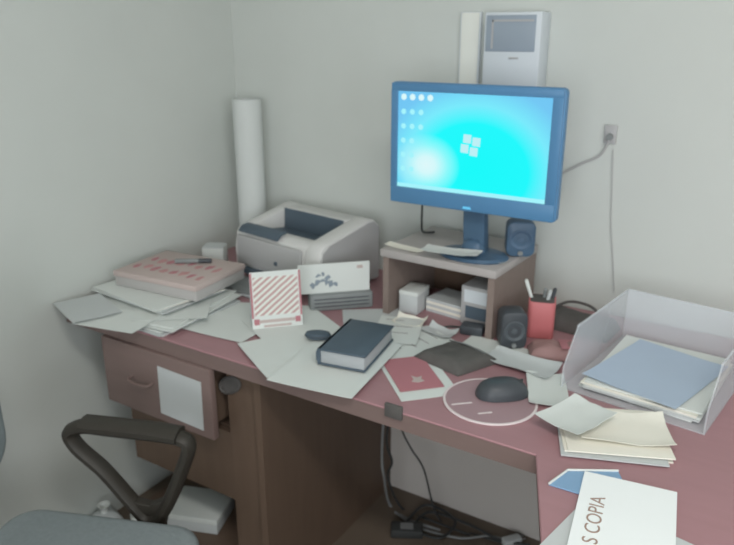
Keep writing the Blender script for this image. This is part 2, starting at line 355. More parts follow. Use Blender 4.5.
# ---- middle of the desk
ST = bpy.data.materials.new('red_stripes'); ST.use_nodes = True; nt = ST.node_tree; b = nt.nodes['Principled BSDF']; b.inputs['Roughness'].default_value = .7
tc = nt.nodes.new('ShaderNodeTexCoord'); mp = nt.nodes.new('ShaderNodeMapping'); mp.inputs['Rotation'].default_value = (0, math.radians(-52), 0)
wv = nt.nodes.new('ShaderNodeTexWave'); wv.wave_type = 'BANDS'; wv.bands_direction = 'X'; wv.inputs['Scale'].default_value = 25; wv.inputs['Distortion'].default_value = .6; wv.inputs['Detail'].default_value = 1
cr = nt.nodes.new('ShaderNodeValToRGB'); cr.color_ramp.elements[0].color = S(160, 132, 130, 1.45); cr.color_ramp.elements[1].color = S(186, 190, 184, 1.45)
cr.color_ramp.elements[0].position = .42; cr.color_ramp.elements[1].position = .58
for a, c in ((tc.outputs['Object'], mp.inputs[0]), (mp.outputs[0], wv.inputs[0]), (wv.outputs[0], cr.inputs[0]), (cr.outputs[0], b.inputs['Base Color'])): nt.links.new(a, c)
sheet((255, 318), T, .297, .21, 24, 'big white sheet beneath the red striped tent card', PAPER, .003, lines=0).location.x += 0
c0 = onz(253, 331, T + .0015); c1 = onz(303, 326, T + .0015); dv = c1 - c0; wcard = dv.length; rz = math.atan2(dv.y, dv.x)
tcard = thing('tent_card', 'white tent card with diagonal red stripes and red edges, standing on a sheet', 'card', (c0.x, c0.y, T + .0042), rz)
LEAN = Matrix.Rotation(math.radians(-10), 4, 'X')
def leaned(name, m, *a, parent=tcard, label=None, L=LEAN):
    bm = NB(); box(bm, *a); bmesh.ops.transform(bm, matrix=L, verts=bm.verts); return obj(name, bm, m, parent, label=label)
leaned('front_panel', PAPER, 0, wcard, 0, .002, 0, .152)
leaned('striped_print', ST, .008, wcard - .008, -.0008, 0, .036, .138)
leaned('red_border', RED, 0, .005, -.001, 0, .03, .150); leaned('red_border', RED, wcard - .005, wcard, -.001, 0, .03, .150)
leaned('text_band', BOXP, .02, wcard - .02, -.001, 0, .016, .024); leaned('text_band', BOXP, .03, wcard - .03, -.001, 0, .004, .010)
for xx in (.012, wcard - .012): leaned('red_dot', RED, xx - .007, xx + .007, -.0014, 0, .012, .027)
B2 = Matrix.Translation((0, .058, 0)) @ Matrix.Rotation(math.radians(11), 4, 'X')
leaned('rear_panel', PAPER2, 0, wcard, -.002, 0, 0, .152, L=B2)

c0 = onz(303, 305, T); c1 = onz(366, 300, T); dv = c1 - c0; wc = dv.length; rz = math.atan2(dv.y, dv.x)
cal = thing('desk_calendar', 'white picture card on a dark grey stand in front of the printer', 'calendar', (c0.x * .978, c0.y * .978, T), rz)
one_box('stand', GREYB, cal, .018, wc + .012, -.02, .03, 0, .048, bev=.005, label='dark grey stand')
for k in range(3): one_box('stand_groove', BLACK, cal, .03, wc, -.0205, -.0195, .012 + k * .011, .015 + k * .011)
one_box('card', PAPER, cal, -.012, wc + .006, .0, .004, .048, .134)
PIC = mat('picture_teal', S(120, 130, 138, 1.4), .7, .3, 60)
rnd = random.Random(11)
for i in range(11):
    t_ = i / 10; cx_, cz_ = .03 + .06 * t_ + rnd.uniform(-.006, .006), .072 + .034 * math.sin(PI * t_) * rnd.uniform(.3, 1.1); r = rnd.uniform(.004, .0075)
    bm = NB(); prism(bm, [(cx_ + r * math.cos(a) * rnd.uniform(.5, 1.8), cz_ + r * math.sin(a) * rnd.uniform(.5, 1.8)) for a in (0, .9, 1.8, 2.7, 3.6, 4.5, 5.4)], -.0004 - i * .0001, .0, 'y'); obj('picture_mark', bm, PIC, cal)
one_box('picture_mark', BOXP, cal, wc - .03, wc - .014, -.0005, 0, .115, .124)

sheet((300, 332), T + .0042, .21, .297, 62, 'white sheet lying between the striped card and the thick dark book', PAPER, .003)
sheet((338, 362), T + .0090, .21, .297, 8, 'white sheet with worn edge under the thick dark book', PAPER, .003)
sheet((226, 326), T + .0014, .21, .14, 4, 'white half sheet near the desk edge before the striped tent card', PAPER, .003)
sheet((300, 350), T + .0062, .21, .25, -30, 'crooked white sheet under the worn sheet below the book', PAPER, .003)
bk = thing('thick_book', 'thick dark blue-grey book with pale page edges on loose white papers', 'book', (0, 0, T + .0145), 0)
ba, bb, bc_ = onz(318, 362, T + .02), onz(356, 369, T + .02), onz(383, 327, T + .05)
dv = bb - ba; rz = math.atan2(dv.y, dv.x) - .0; bk.location.x, bk.location.y = ba.x, ba.y; bk.rotation_euler.z = rz
bw, bl = .118, .19
one_box('page_block', PAGES, bk, .004, bw - .003, .003, bl - .004, .003, .036, bev=.003, label='pale grey page edges')
one_box('back_cover', BOOKC, bk, 0, bw, 0, bl, 0, .004, bev=.001); one_box('front_cover', BOOKC, bk, -.001, bw + .001, -.001, bl, .036, .041, bev=.0015, label='dark blue-grey cover')
bm = NB(); prism(bm, [(0, 0), (.006, 0), (.006, .041), (0, .041), (-.005, .030), (-.005, .011)], 0, bl, 'y'); obj('spine', bm, BOOKC, bk)
pp = onz(318, 338, T + .014)
pc = thing('glasses_case', 'small dark case half hidden beside the thick book', 'case', (pp.x, pp.y, T + .0145), .45)
bm = NB(); lathe(bm, [(0, 0), (.030, .001), (.034, .007), (.030, .015), (0, .018)], 24, Matrix.Diagonal((1, .55, 1, 1))); obj('shell', bm, BOOKC, pc, smooth=True)
bm = NB(); lathe(bm, [(.0340, .0065), (.0348, .0075), (.0340, .0085)], 24, Matrix.Diagonal((1, .55, 1, 1))); obj('seam', bm, BLACK, pc)

sheet((412, 345), T, .148, .21, -25, 'printed form with faint lines between the book and black pouch', PAPER, .003, lines=5)
sheet((398, 330), T + .0046, .12, .17, 20, 'small printed note below the riser opening', PAPER, .003, lines=4)
nt1 = sheet((372, 318), T, .16, .12, 35, 'bluish white scrap of paper in front of the desk calendar', PAPER2, .003)
sheet((417, 377), T, .135, .20, 46, 'white card framing the dark red leaflet', PAPER, .0005)
red = thing('red_leaflet', 'dark red leaflet on a white card near the desk edge', 'leaflet', (0, 0, T + .0025), 0)
red.location.x, red.location.y = -.677, 1.285; red.rotation_euler.z = math.radians(46)
one_box('leaf', RED, red, -.051, .051, -.080, .080, 0, .0012)
bm = NB(); prism(bm, [(.0, -.05), (.016, -.045), (.011, -.034), (.018, -.022), (.004, -.026), (-.006, -.015), (-.006, -.034), (-.014, -.042)], .0012, .0016); obj('white_emblem', bm, BOXP, red)

# pouch
c = Vector((-.620, 1.405, 0))
pch = thing('black_pouch', 'flat black cloth pouch beside the red leaflet', 'pouch', (c.x, c.y, T), math.radians(-14))
bm = NB(); n = 12; gt = {}
for j in range(n + 1):
    for i in range(n + 1):
        u, v = -1 + 2 * i / n, -1 + 2 * j / n; e = max(0, (1 - u ** 4) * (1 - v ** 4))
        gt[i, j] = bm.verts.new((u * .069 + .012 * v, v * .064, .004 + .022 * e ** .5 * (1 + .25 * noise.noise(Vector((u * 2, v * 2, 3))))))
fs = [bm.faces.new((gt[i, j], gt[i + 1, j], gt[i + 1, j + 1], gt[i, j + 1])) for i in range(n) for j in range(n)]
r = bmesh.ops.extrude_face_region(bm, geom=fs); 
for v in [g for g in r['geom'] if isinstance(g, bmesh.types.BMVert)]: v.co.z = 0
bmesh.ops.recalc_face_normals(bm, faces=bm.faces)
obj('pouch_body', bm, BLK2, pch, smooth=True)
bm = NB(); tube(bm, [(-.055, .040, .0218), (0, .042, .0265), (.055, .040, .0218)], .0022, 6); obj('zipper', bm, METAL, pch)

# mouse pad and mouse
c = (onz(440, 402) + onz(540, 402)) / 2; c.y = 1.262; c.x = -.475
pad = thing('mouse_pad', 'round pinkish grey mouse pad with a pale rim', 'mouse pad', (c.x, c.y, T), 0)
bm = NB(); lathe(bm, [(0, 0), (.096, 0), (.097, .001), (.096, .003), (0, .003)], 64); obj('pad_disc', bm, PADM, pad)
bm = NB(); lathe(bm, [(.0945, .0029), (.0945, .0036), (.099, .0036), (.1, .002), (.099, 0), (.0965, 0)], 64); obj('pad_rim', bm, PADR, pad, label='pale rim')
for dx, dy, a, l in ((-.045, -.045, .75, .045), (.012, -.055, .75, .03)):
    bm = NB(); box(bm, -l / 2, l / 2, -.0025, .0025, .003, .0034, 0, Matrix.Translation((dx, dy, 0)) @ Matrix.Rotation(a, 4, 'Z')); obj('printed_line', bm, PADR, pad)
c = onz(502, 391, T + .012)
ms = thing('computer_mouse', 'black computer mouse on the round mouse pad', 'mouse', (c.x, c.y, T + .0042), math.radians(-50))
def dome(bm, lx, ly, h, n=20, m=8, cut=None):
    rings = []
    for j in range(m + 1):
        t = j / m * PI / 2; rr = math.cos(t) ** .7; z = h * math.sin(t)
        rings.append([bm.verts.new((lx * rr * math.copysign(abs(math.cos(a)) ** .8, math.cos(a)), ly * rr * math.copysign(abs(math.sin(a)) ** .8, math.sin(a)), z)) for a in [2 * PI * i / n for i in range(n)]])
    for a, b in zip(rings, rings[1:]):
        for i in range(n): bm.faces.new((a[i], a[(i + 1) % n], b[(i + 1) % n], b[i]))
    bm.faces.new(rings[0][::-1])
    bmesh.ops.remove_doubles(bm, verts=bm.verts, dist=1e-5); bmesh.ops.recalc_face_normals(bm, faces=bm.faces)
bm = NB(); dome(bm, .035, .058, .037); obj('mouse_shell', bm, BLACK, ms, smooth=True)
one_box('button_gap', RUB, ms, -.001, .001, .012, .046, .024, .0335)
bm = NB(); lathe(bm, [(0, -.004), (.008, -.004), (.009, -.002), (.009, .002), (.008, .004), (0, .004)], 16, Matrix.Translation((0, .03, .024)) @ Matrix.Rotation(PI / 2, 4, 'Y')); obj('scroll_wheel', bm, GREYB, ms, smooth=True)

# ---- riser and what is on, in and beside it
RA = math.radians(-2.5); RO = Vector((-.922, 1.568, T)); RW, RD, RH = .330, .275, .190
rs = thing('monitor_riser', 'brown wooden monitor riser with an open shelf below', 'riser', RO, RA)
one_box('top_board', RTOP, rs, -.006, RW + .004, -.006, RD, RH - .022, RH - .0005, bev=.002)
one_box('left_side', RWOOD, rs, 0, .018, 0, RD, 0, RH - .022); one_box('right_side', RWOOD, rs, RW - .018, RW, 0, RD, 0, RH - .022)
one_box('back_board', WOOD, rs, .018, RW - .018, RD - .012, RD - .003, .0, RH - .022)
def rl(x, y, z): return RO + Matrix.Rotation(RA, 3, 'Z') @ Vector((x, y, z))
def inr(name, label, cat, x, y, z, rz=0, group=None): return thing(name, label, cat, rl(x, y, z), RA + rz, group)
q = inr('white_carton', 'small white carton inside the riser next to its left side', 'box', .055, .075, 0, .1); one_box('carton_body', PAPER2, q, -.026, .03, -.04, .04, 0, .062, bev=.002); one_box('carton_lid', PAPER, q, -.0265, .0305, -.0405, .0405, .055, .066, bev=.001)
q = inr('notepad_pile', 'pile of folded grey papers deep inside the riser', 'paper', .155, .13, 0, -.1)
for i in range(5): one_box('folded_sheet', (PAPER2, PAPER3)[i % 2], q, -.06, .06, -.05, .05, i * .008, i * .008 + .0075)
q = inr('grey_device', 'pale grey electronic unit on the riser shelf floor beside its right side', 'device', .255, .12, 0, 0)
one_box('case', PRG, q, -.045, .05, -.06, .06, .0, .11, bev=.004); one_box('vent_panel', PRD, q, -.03, .035, -.061, -.059, .02, .055); one_box('front_plate', BOXW, q, -.035, .042, -.0615, -.059, .065, .10)
q = inr('black_adapter', 'small black adapter on the desk in the riser mouth', 'adapter', .27, .015, 0, .2)
one_box('adapter_body', BLACK, q, -.03, .03, -.02, .02, 0, .026, bev=.005); bm = NB(); tube(bm, [(-.03, 0, .012), (-.06, .01, .006), (-.09, .0, .003), (-.12, .02, .003)], .0025, 6); obj('adapter_cord', bm, RUB, q)
for i, (x, y, z, a, l, m) in enumerate(((.10, -.02, 0, .3, 'crumpled pale receipt lying just outside the riser mouth', PAPER3), (.20, -.035, 0, -.2, 'grey folded slip in front of the riser opening near its right side', PAPER2))):
    p = rl(x, y, z); o = sheet((400, 300), T + .0005, .085, .055, math.degrees(RA) + 30 * a, l, m, .02, seed=i, cat='paper', name='paper_slip'); o.location = (p.x, p.y, T + .0005 + (.0002))

# monitor
MX, MY = -.686, 1.575
mon = thing('computer_monitor', 'wide flat monitor with black bezel bloom-tinted blue, showing a glowing cyan desktop', 'monitor', rl(0, 0, RH), 0)
mon.location = (MX, 1.645, T + RH); Z0 = 1.070 - mon.location.z; Y0 = MY - 1.645
def rrect(x0, x1, z0, z1, r, k=5):
    out = []
    for cx_, cz_, a0 in ((x1 - r, z1 - r, 0), (x0 + r, z1 - r, PI / 2), (x0 + r, z0 + r, PI), (x1 - r, z0 + r, 1.5 * PI)):
        for i in range(k + 1): a = a0 + PI / 2 * i / k; out.append((cx_ + r * math.cos(a), cz_ + r * math.sin(a)))
    return out
MW, MH = .446, .308
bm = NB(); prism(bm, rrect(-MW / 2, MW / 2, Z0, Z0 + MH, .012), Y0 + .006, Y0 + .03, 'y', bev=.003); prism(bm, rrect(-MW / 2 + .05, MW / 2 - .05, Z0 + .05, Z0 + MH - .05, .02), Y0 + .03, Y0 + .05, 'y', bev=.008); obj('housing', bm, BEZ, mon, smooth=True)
sx0, sx1, sz0, sz1 = -MW / 2 + .022, MW / 2 - .028, Z0 + .044, Z0 + MH - .022
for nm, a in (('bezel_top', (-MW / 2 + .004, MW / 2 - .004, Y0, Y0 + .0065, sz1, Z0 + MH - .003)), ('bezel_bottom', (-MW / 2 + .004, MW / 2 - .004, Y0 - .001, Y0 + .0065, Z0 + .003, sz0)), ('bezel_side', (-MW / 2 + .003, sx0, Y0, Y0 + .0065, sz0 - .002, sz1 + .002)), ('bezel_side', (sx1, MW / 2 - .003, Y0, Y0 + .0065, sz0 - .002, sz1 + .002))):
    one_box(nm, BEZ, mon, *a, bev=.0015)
SM = bpy.data.materials.new('screen_glow'); SM.use_nodes = True; nt = SM.node_tree; nt.nodes.clear()
out = nt.nodes.new('ShaderNodeOutputMaterial'); em = nt.nodes.new('ShaderNodeEmission'); tc = nt.nodes.new('ShaderNodeTexCoord')
def dist_ramp(center, scl, stops):
    mp = nt.nodes.new('ShaderNodeMapping'); mp.vector_type = 'POINT'; mp.inputs['Location'].default_value = tuple(-c * s for c, s in zip(center, scl)); mp.inputs['Scale'].default_value = scl
    ln = nt.nodes.new('ShaderNodeVectorMath'); ln.operation = 'LENGTH'; rp = nt.nodes.new('ShaderNodeValToRGB')
    nt.links.new(tc.outputs['Object'], mp.inputs[0]); nt.links.new(mp.outputs[0], ln.inputs[0]); nt.links.new(ln.outputs['Value'], rp.inputs[0])
    e = rp.color_ramp.elements
    while len(e) < len(stops): e.new(.5)
    for el, (p, c) in zip(e, stops): el.position = p; el.color = tuple(c) + (1,)
    return rp
L3 = lambda r, g, b: (lin(r), lin(g), lin(b))
SW, SH = sx1 - sx0, sz1 - sz0
r1 = dist_ramp((.015, 0, -.060), (2.6, 0, 3.2), [(0, L3(28, 250, 250)), (.36, L3(36, 248, 252)), (.50, L3(122, 234, 252)), (.66, L3(116, 200, 244)), (1, L3(112, 190, 240))])
r2 = dist_ramp((-.115, 0, -.058), (8, 0, 9.5), [(0, (1, 1, 1)), (.2, (.9, .9, .9)), (.48, (.35, .35, .35)), (.75, (0, 0, 0))])
mx = nt.nodes.new('ShaderNodeMix'); mx.data_type = 'RGBA'; mx.inputs[7].default_value = L3(222, 248, 250) + (1,)
nt.links.new(r2.outputs[0], mx.inputs[0]); nt.links.new(r1.outputs[0], mx.inputs[6]); nt.links.new(mx.outputs[2], em.inputs[0]); nt.links.new(em.outputs[0], out.inputs[0])
em.inputs[1].default_value = 1.0
bm = NB(); box(bm, -SW / 2, SW / 2, 0, .003, -SH / 2, SH / 2); scr = obj('screen', bm, SM, mon, ((sx0 + sx1) / 2, Y0 + .0035, (sz0 + sz1) / 2), label='glowing cyan desktop screen')
ICO = glow('icon_glow', L3(165, 244, 252) + (1,)); ICW = glow('icon_white', L3(218, 248, 250) + (1,)); LOGO = glow('logo_glow', L3(190, 240, 245) + (1,))
bm = NB(); box(bm, -SW / 2, SW / 2, -.0006, 0, -SH / 2, -SH / 2 + .010); obj('taskbar', bm, glow('taskbar_glow', L3(165, 244, 252) + (1,)), scr)
for r, cols in enumerate((4, 3, 3, 2, 2, 2)):
    for c in range(cols):
        bm = NB(); x = -SW / 2 + .016 + c * .0245; z = SH / 2 - .014 - r * .036; s = .0082 if r == 0 else .0072
        prism(bm, [(x + s * math.cos(a) * (1 + .0), z + s * math.sin(a)) for a in [2 * PI * i / 8 for i in range(8)]], -.0006, 0, 'y'); obj('desktop_icon', bm, ICW if r == 0 else ICO, scr)
for i in (0, 1):
    for j in (0, 1):
        x = -.012 + .024 * i + .006 * j; z = .004 - .024 * (1 - j) - .006 * i + .012; s = .0102
        bm = NB(); prism(bm, [(x - s, z - s), (x + s, z - s * 1.15), (x + s * 1.1, z + s * .9), (x - s * .9, z + s)], -.0006, 0, 'y'); obj('logo_pane', bm, LOGO, scr)
bm = NB(); prism(bm, [(-.012, Z0 + .008), (.012, Z0 + .008), (.009, Z0 + .014), (-.009, Z0 + .014)], Y0 - .002, Y0 - .001, 'y'); obj('power_light', bm, glow('power_led', L3(110, 200, 240) + (1,)), mon)
bm = NB(); prism(bm, [(Y0 + .035, Z0 + .10), (Y0 + .055, Z0 + .10), (.02, .012), (-.015, .012)], -.03, .03, 'x', bev=.004); obj('stand_neck', bm, MDARK, mon, smooth=True)
bm = NB(); lathe(bm, [(0, 0), (.125, 0), (.128, .004), (.120, .010), (.05, .016), (0, .017)], 40, Matrix.Translation((0, -.012, 0)) @ Matrix.Diagonal((.74, .52, 1, 1))); obj('stand_base', bm, MDARK, mon, smooth=True)
bm = NB(); dome(bm, .034, .026, .036); bmesh.ops.transform(bm, matrix=Matrix.Translation((0, -.012, .012)), verts=bm.verts); obj('stand_collar', bm, MDARK, mon, smooth=True)

ps = sheet((458, 243), T + RH + .0195, .15, .055, 6, 'crumpled white paper resting on the monitor foot', PAPER, .016, name='paper_slip', seed=8); ps.location.x, ps.location.y = MX - .035, 1.570
for i, (px, a, l, m) in enumerate((((490, 260), -8, 'small folded paper on the riser front corner beside the speaker', PAPER2), ((404, 248), -10, 'narrow pale paper strip along the riser front edge', PAPER3))):
    o = sheet(px, T + RH + .0003, .085 if i == 0 else .12, .035, a, l, m, .006, name='paper_slip', seed=20 + i)

def speaker(name, label, loc, rz, h, m, tilt=0):
    t = thing(name, label, 'speaker', loc, rz); t.rotation_euler.x = tilt
    bm = NB(); prism(bm, rrect(-.033, .033, 0, h, .018), -.025, .03, 'y', bev=.006); obj('cabinet', bm, m, t, smooth=True)
    bm = NB(); lathe(bm, [(.027, 0), (.027, .003), (.024, .004), (.020, .001), (.008, -.004), (.007, .002), (0, .004)], 28, Matrix.Translation((0, -.025, h * .5)) @ Matrix.Rotation(PI / 2, 4, 'X')); obj('cone', bm, mat('cone_black', S(74, 80, 84, 1.3), .6) if m is BLACK else mat('speaker_cone', S(78, 100, 122, 1.2), .5), t, smooth=True)
    bm = NB(); lathe(bm, [(0, 0), (.006, 0), (.006, .006), (0, .007)], 14, Matrix.Translation((0, -.025, h * .12)) @ Matrix.Rotation(PI / 2, 4, 'X')); obj('volume_knob', bm, GREYB, t, smooth=True)
    return t
p = onz(514, 256, T + RH); speaker('desk_speaker', 'dark blue-grey round speaker on top of the riser', (p.x + .006, p.y + .02, T + RH), .45, .094, MDARK).scale = (1.12, 1, 1)
p = onz(511, 349); speaker('desk_speaker', 'black speaker on the desk against the side of the riser', (p.x - .008, p.y + .02, T), .6, .098, BLACK)

p = onz(538, 338); cup = thing('pen_cup', 'red plastic pen cup with pens, beside the black speaker', 'cup', (p.x - .006, p.y + .03, T), .3)
bm = NB(); prism(bm, rrect(-.034, .034, -.034, .034, .012), 0, .098, 'z', bev=.002); 
obj('cup_wall', bm, REDP, cup, smooth=True)
bm = NB(); prism(bm, rrect(-.030, .030, -.030, .030, .010), .0975, .0985, 'z'); obj('cup_inside', bm, BLK2, cup)
def pen(label, loc, rx, ry, m, L=.14):
    t = thing('pen', label, 'pen', loc); t.rotation_euler = (rx, ry, 0)
    bm = NB(); lathe(bm, [(0, 0), (.0045, .004), (.0045, L - .03), (.0050, L - .03), (.0050, L - .004), (0, L)], 10); obj('barrel', bm, m, t, smooth=True)
    one_box('pen_clip', m, t, -.0012, .0012, -.0072, -.0045, L - .028, L - .004)
cpos = cup.location
pen('white pen leaning far out of the red cup', (cpos.x - .018, cpos.y - .008, T + .075), -.12, -.42, PAPER, .075)
for k, (dx, dy, rx, ry, m, l) in enumerate(((.0, .012, .1, .12, GREYB, 'dark grey pen upright in the red cup'), (.012, .0, -.05, .2, PAPER2, 'pale grey pen upright in the red cup'), (.02, .018, -.2, .1, BLACK, 'black pen at the rear of the red cup'))):
    pen(l, (cpos.x + dx, cpos.y + dy, T + .09), rx, ry, m, .036)

# ---- right-hand clutter
sheet((500, 352), T + .0, .20, .10, -3, 'long white envelope lying before the black speaker', PAPER, .004, name='envelope', cat='envelope')
sheet((521, 364), T + .0052, .17, .08, -8, 'crumpled pale grey sheet behind the computer mouse', PAPER2, .014)
sheet((547, 391), T + .0008, .085, .15, 22, 'bent white sheet between the mouse and the plastic tray', PAPER, .016)
c = onz(552, 352, T + .012); 
gl = thing('leather_case', 'soft brown leather case lying beside the red pen cup', 'case', (c.x + .006, c.y, T + .006), .45)
bm = NB(); n = 12; gt = {}
for j in range(n + 1):
    for i in range(n + 1):
        u, v = -1 + 2 * i / n, -1 + 2 * j / n; e = max(0, (1 - u ** 4) * (1 - v ** 4))
        gt[i, j] = bm.verts.new((u * .060, v * .034 + .012 * u * u, .003 + .026 * e ** .5 * (1 + .35 * noise.noise(Vector((u * 2, v * 2, 9))))))
fs = [bm.faces.new((gt[i, j], gt[i + 1, j], gt[i + 1, j + 1], gt[i, j + 1])) for i in range(n) for j in range(n)]
r = bmesh.ops.extrude_face_region(bm, geom=fs)
for v in [g for g in r['geom'] if isinstance(g, bmesh.types.BMVert)]: v.co.z = 0
bmesh.ops.recalc_face_normals(bm, faces=bm.faces); obj('case_body', bm, BRN, gl, smooth=True)
one_box('case_flap', RED, gl, .012, .05, -.022, .03, .0265, .0285, bev=.0008)
c = onz(572, 332, T)
dk = thing('dark_bag', 'dark sagging cloth bag on the desk by the wall, behind the red cup', 'bag', (c.x, c.y + .04, T), -.1)
bm = NB(); n = 14; gt = {}
for j in range(n + 1):
    for i in range(n + 1):
        u, v = -1 + 2 * i / n, -1 + 2 * j / n; e = max(0, (1 - v ** 4) * (1 - u ** 6))
        gt[i, j] = bm.verts.new((u * .10, v * .055, .002 + (.030 + .018 * u * u) * e ** .5 * (1 + .2 * noise.noise(Vector((u * 3, v * 2, 5))))))
fs = [bm.faces.new((gt[i, j], gt[i + 1, j], gt[i + 1, j + 1], gt[i, j + 1])) for i in range(n) for j in range(n)]
r = bmesh.ops.extrude_face_region(bm, geom=fs)
for v in [g for g in r['geom'] if isinstance(g, bmesh.types.BMVert)]: v.co.z = 0
bmesh.ops.recalc_face_normals(bm, faces=bm.faces); obj('bag_body', bm, BLK2, dk, smooth=True)
bm = NB(); tube(bm, [(-.07, 0, .035), (-.03, .01, .062), (.03, .01, .062), (.07, 0, .035)], .004, 8); obj('bag_strap', bm, BLK2, dk, smooth=True)

tr = thing('plastic_tray', 'clear plastic document tray holding papers at the right of the desk', 'tray', (-.365, 1.40, T), math.radians(-8))
TW, TD, TH = .30, .36, .13
one_box('tray_floor', CLEAR, tr, 0, TW, 0, TD, 0, .003)
bm = NB(); prism(bm, [(0, .003), (0, .05), (.06, TH), (TD, TH), (TD, .003)], 0, .003, 'x'); obj('tray_side', bm, CLEAR, tr)
bm = NB(); prism(bm, [(0, .003), (0, .05), (.06, TH), (TD, TH), (TD, .003)], TW - .003, TW, 'x'); obj('tray_side', bm, CLEAR, tr)
one_box('tray_back', CLEAR, tr, .003, TW - .003, TD - .003, TD, .003, TH)
bm = NB(); tube(bm, [(.0015, .06, TH), (.0015, TD - .001, TH), (TW - .0015, TD - .001, TH), (TW - .0015, .06, TH)], .003, 8, 1); obj('tray_rim', bm, CLEAR, tr)
M8 = Matrix.Rotation(math.radians(-8), 3, 'Z')
def intr(x, y): return Vector((-.365, 1.40, 0)) + M8 @ Vector((x, y, 0))
p = intr(.15, .18); s = stack((600, 380), T + .0032, .24, .30, -6, .022, 'white paper stack inside the clear plastic tray', PAPER, jag=.008, nl=5, seed=9); place(s, p.x, p.y)
p = intr(.15, .16); o = sheet((600, 380), T + .026, .21, .27, -15, 'bluish sheet topmost in the clear plastic tray', mat('paper_blue', S(150, 164, 180, 1.45), .8, .04, 8), .006, seed=31); place(o, p.x, p.y)
s = stack((585, 440), T, .19, .17, 22, .012, 'cream sheaf of papers in front of the plastic tray', PAPER3, jag=.010, nl=4, seed=12); place(s, -.222, 1.262)
o = sheet((600, 425), T + .0125, .17, .12, 22, 'bright cream card on the sheaf before the plastic tray', PAPER3, .012); place(o, -.205, 1.275)
o = sheet((565, 420), T + .0275, .10, .13, -20, 'torn white sheet leaning over the cream sheaf', PAPER, .02); place(o, -.290, 1.245)

# blue sleeve, grey sheet, label on the return
p = onz(583, 482); bs = thing('blue_sleeve', 'blue plastic sleeve lying on the desk return', 'sleeve', (p.x, p.y, T), math.radians(30))
bm = NB(); prism(bm, [(-.062, -.012), (-.02, .028), (.07, .030), (.07, -.03), (.0, -.045)], 0, .003, bev=.001); obj('sleeve_sheet', bm, BLUE, bs)
bm = NB(); tube(bm, [(-.062, -.012, .004), (-.02, .028, .005), (.07, .030, .004)], .0022, 6, 1); obj('sleeve_edge', bm, PAPER, bs)
A_, B_ = onz(580, 505), onz(538, 547); e_ = (B_ - A_).normalized(); n_ = Vector((-e_.y, e_.x, 0)); m_ = A_ + e_ * .12 + n_ * .105
o = sheet((640, 530), T, .21, .297, math.degrees(math.atan2(e_.y, e_.x)) + 90, 'pale grey sheet under the COPIA label on the desk return', PAPER2, .001); place(o, m_.x, m_.y)
lab = thing('copia_label', 'bright white label lettered S COPIA on the desk return', 'label', (0, 0, T + .0042), 0)
ta, tb = onz(597, 546, T), onz(605.5, 499, T); dv = tb - ta; ang = math.atan2(dv.y, dv.x)   # the lettering runs away from the viewer
lab.location.x, lab.location.y = ta.x, ta.y; lab.rotation_euler.z = ang
one_box('label_sheet', BRIGHT, lab, -.16, .185, -.11, .042, 0, .0012)
text_mesh('lettering', 'S COPIA', .034, INK, lab, (-.006, .0, .0014), (0, 0, 0))

# ---- on the wall
p0, p1 = ony(485, 12, 1.825), ony(537, 86, 1.825)
wb = thing('wall_box', 'white wall-mounted box with a grey upper window above the monitor', 'wall box', ((p0.x + p1.x) / 2, YB, p1.z), 0)
bw2, bh2 = (p1.x - p0.x) / 2, p0.z - p1.z
one_box('box_body', BOXW, wb, -bw2, bw2, -.075, -.001, -.01, bh2, bev=.005)
one_box('display_window', BOXG, wb, -bw2 + .006, bw2 - .014, -.0765, -.0745, bh2 * .46, bh2 - .008, bev=.0007, label='grey window')
one_box('window_frame', PRG, wb, -bw2 + .022, -bw2 + .027, -.0775, -.0760, bh2 * .5, bh2 - .02)
one_box('window_frame', PRG, wb, -bw2 + .022, bw2 - .02, -.0775, -.0760, bh2 - .024, bh2 - .019)
one_box('latch', PRG, wb, -.004, .022, -.079, -.075, bh2 * .36, bh2 * .385, bev=.001)
q0, q1 = ony(463, 12, YB), ony(479, 100, YB)
tk = thing('cable_trunking', 'narrow white vertical cable trunking on the wall beside the wall box', 'trunking', ((q0.x + q1.x) / 2, YB, q1.z - .2))
hw = (q1.x - q0.x) / 2
one_box('channel', BOXW, tk, -hw, hw, -.014, -.0008, 0, q0.z - q1.z + .2, bev=.002); one_box('cover_strip', mat('trunk_cover', S(196, 198, 192, 1.45), .5, .02, 8), tk, -hw + .004, hw - .004, -.017, -.013, 0, q0.z - q1.z + .198, bev=.002)
p = ony(611, 134, YB); so = thing('wall_socket', 'small grey cable outlet on the wall to the right of the monitor', 'socket', (p.x, YB, p.z))
one_box('socket_plate', PRG, so, -.016, .016, -.008, -.0008, -.024, .024, bev=.002); bm = NB(); lathe(bm, [(0, 0), (.009, 0), (.008, .012), (0, .013)], 16, Matrix.Translation((0, -.008, -.006)) @ Matrix.Rotation(PI / 2, 4, 'X')); obj('plug', bm, GREYB, so, smooth=True)
def cable(name, label, pts, r, m=RUB, cat='cable'):
    bm = NB(); tube(bm, pts, r, 8, 7); return tag(obj(name, bm, m, None, smooth=True), label, cat)
yw = YB - .006
cable('wall_cable', 'thin grey cable running from the wall outlet behind the monitor', [p + Vector((0, -.016, -.012))] + [Vector(ony(a, b, yw)) for a, b in ((600, 155), (580, 164), (560, 174), (535, 184))], .0030, PRG)
cable('wall_wire', 'faint thin wire hanging down the wall at the right', [Vector(ony(a, b, yw)) for a, b in ((613, 150), (612, 190), (611, 225), (613, 262), (614, 292))], .0013, PRG)
cable('monitor_cable', 'dark cable dropping behind the monitor to the riser', [(-.86, 1.66, 1.14), (-.875, 1.70, 1.05), (-.89, 1.73, .98), (-.90, 1.76, T + RH + .0045), (-.87, 1.775, T + RH + .0045)], .003)

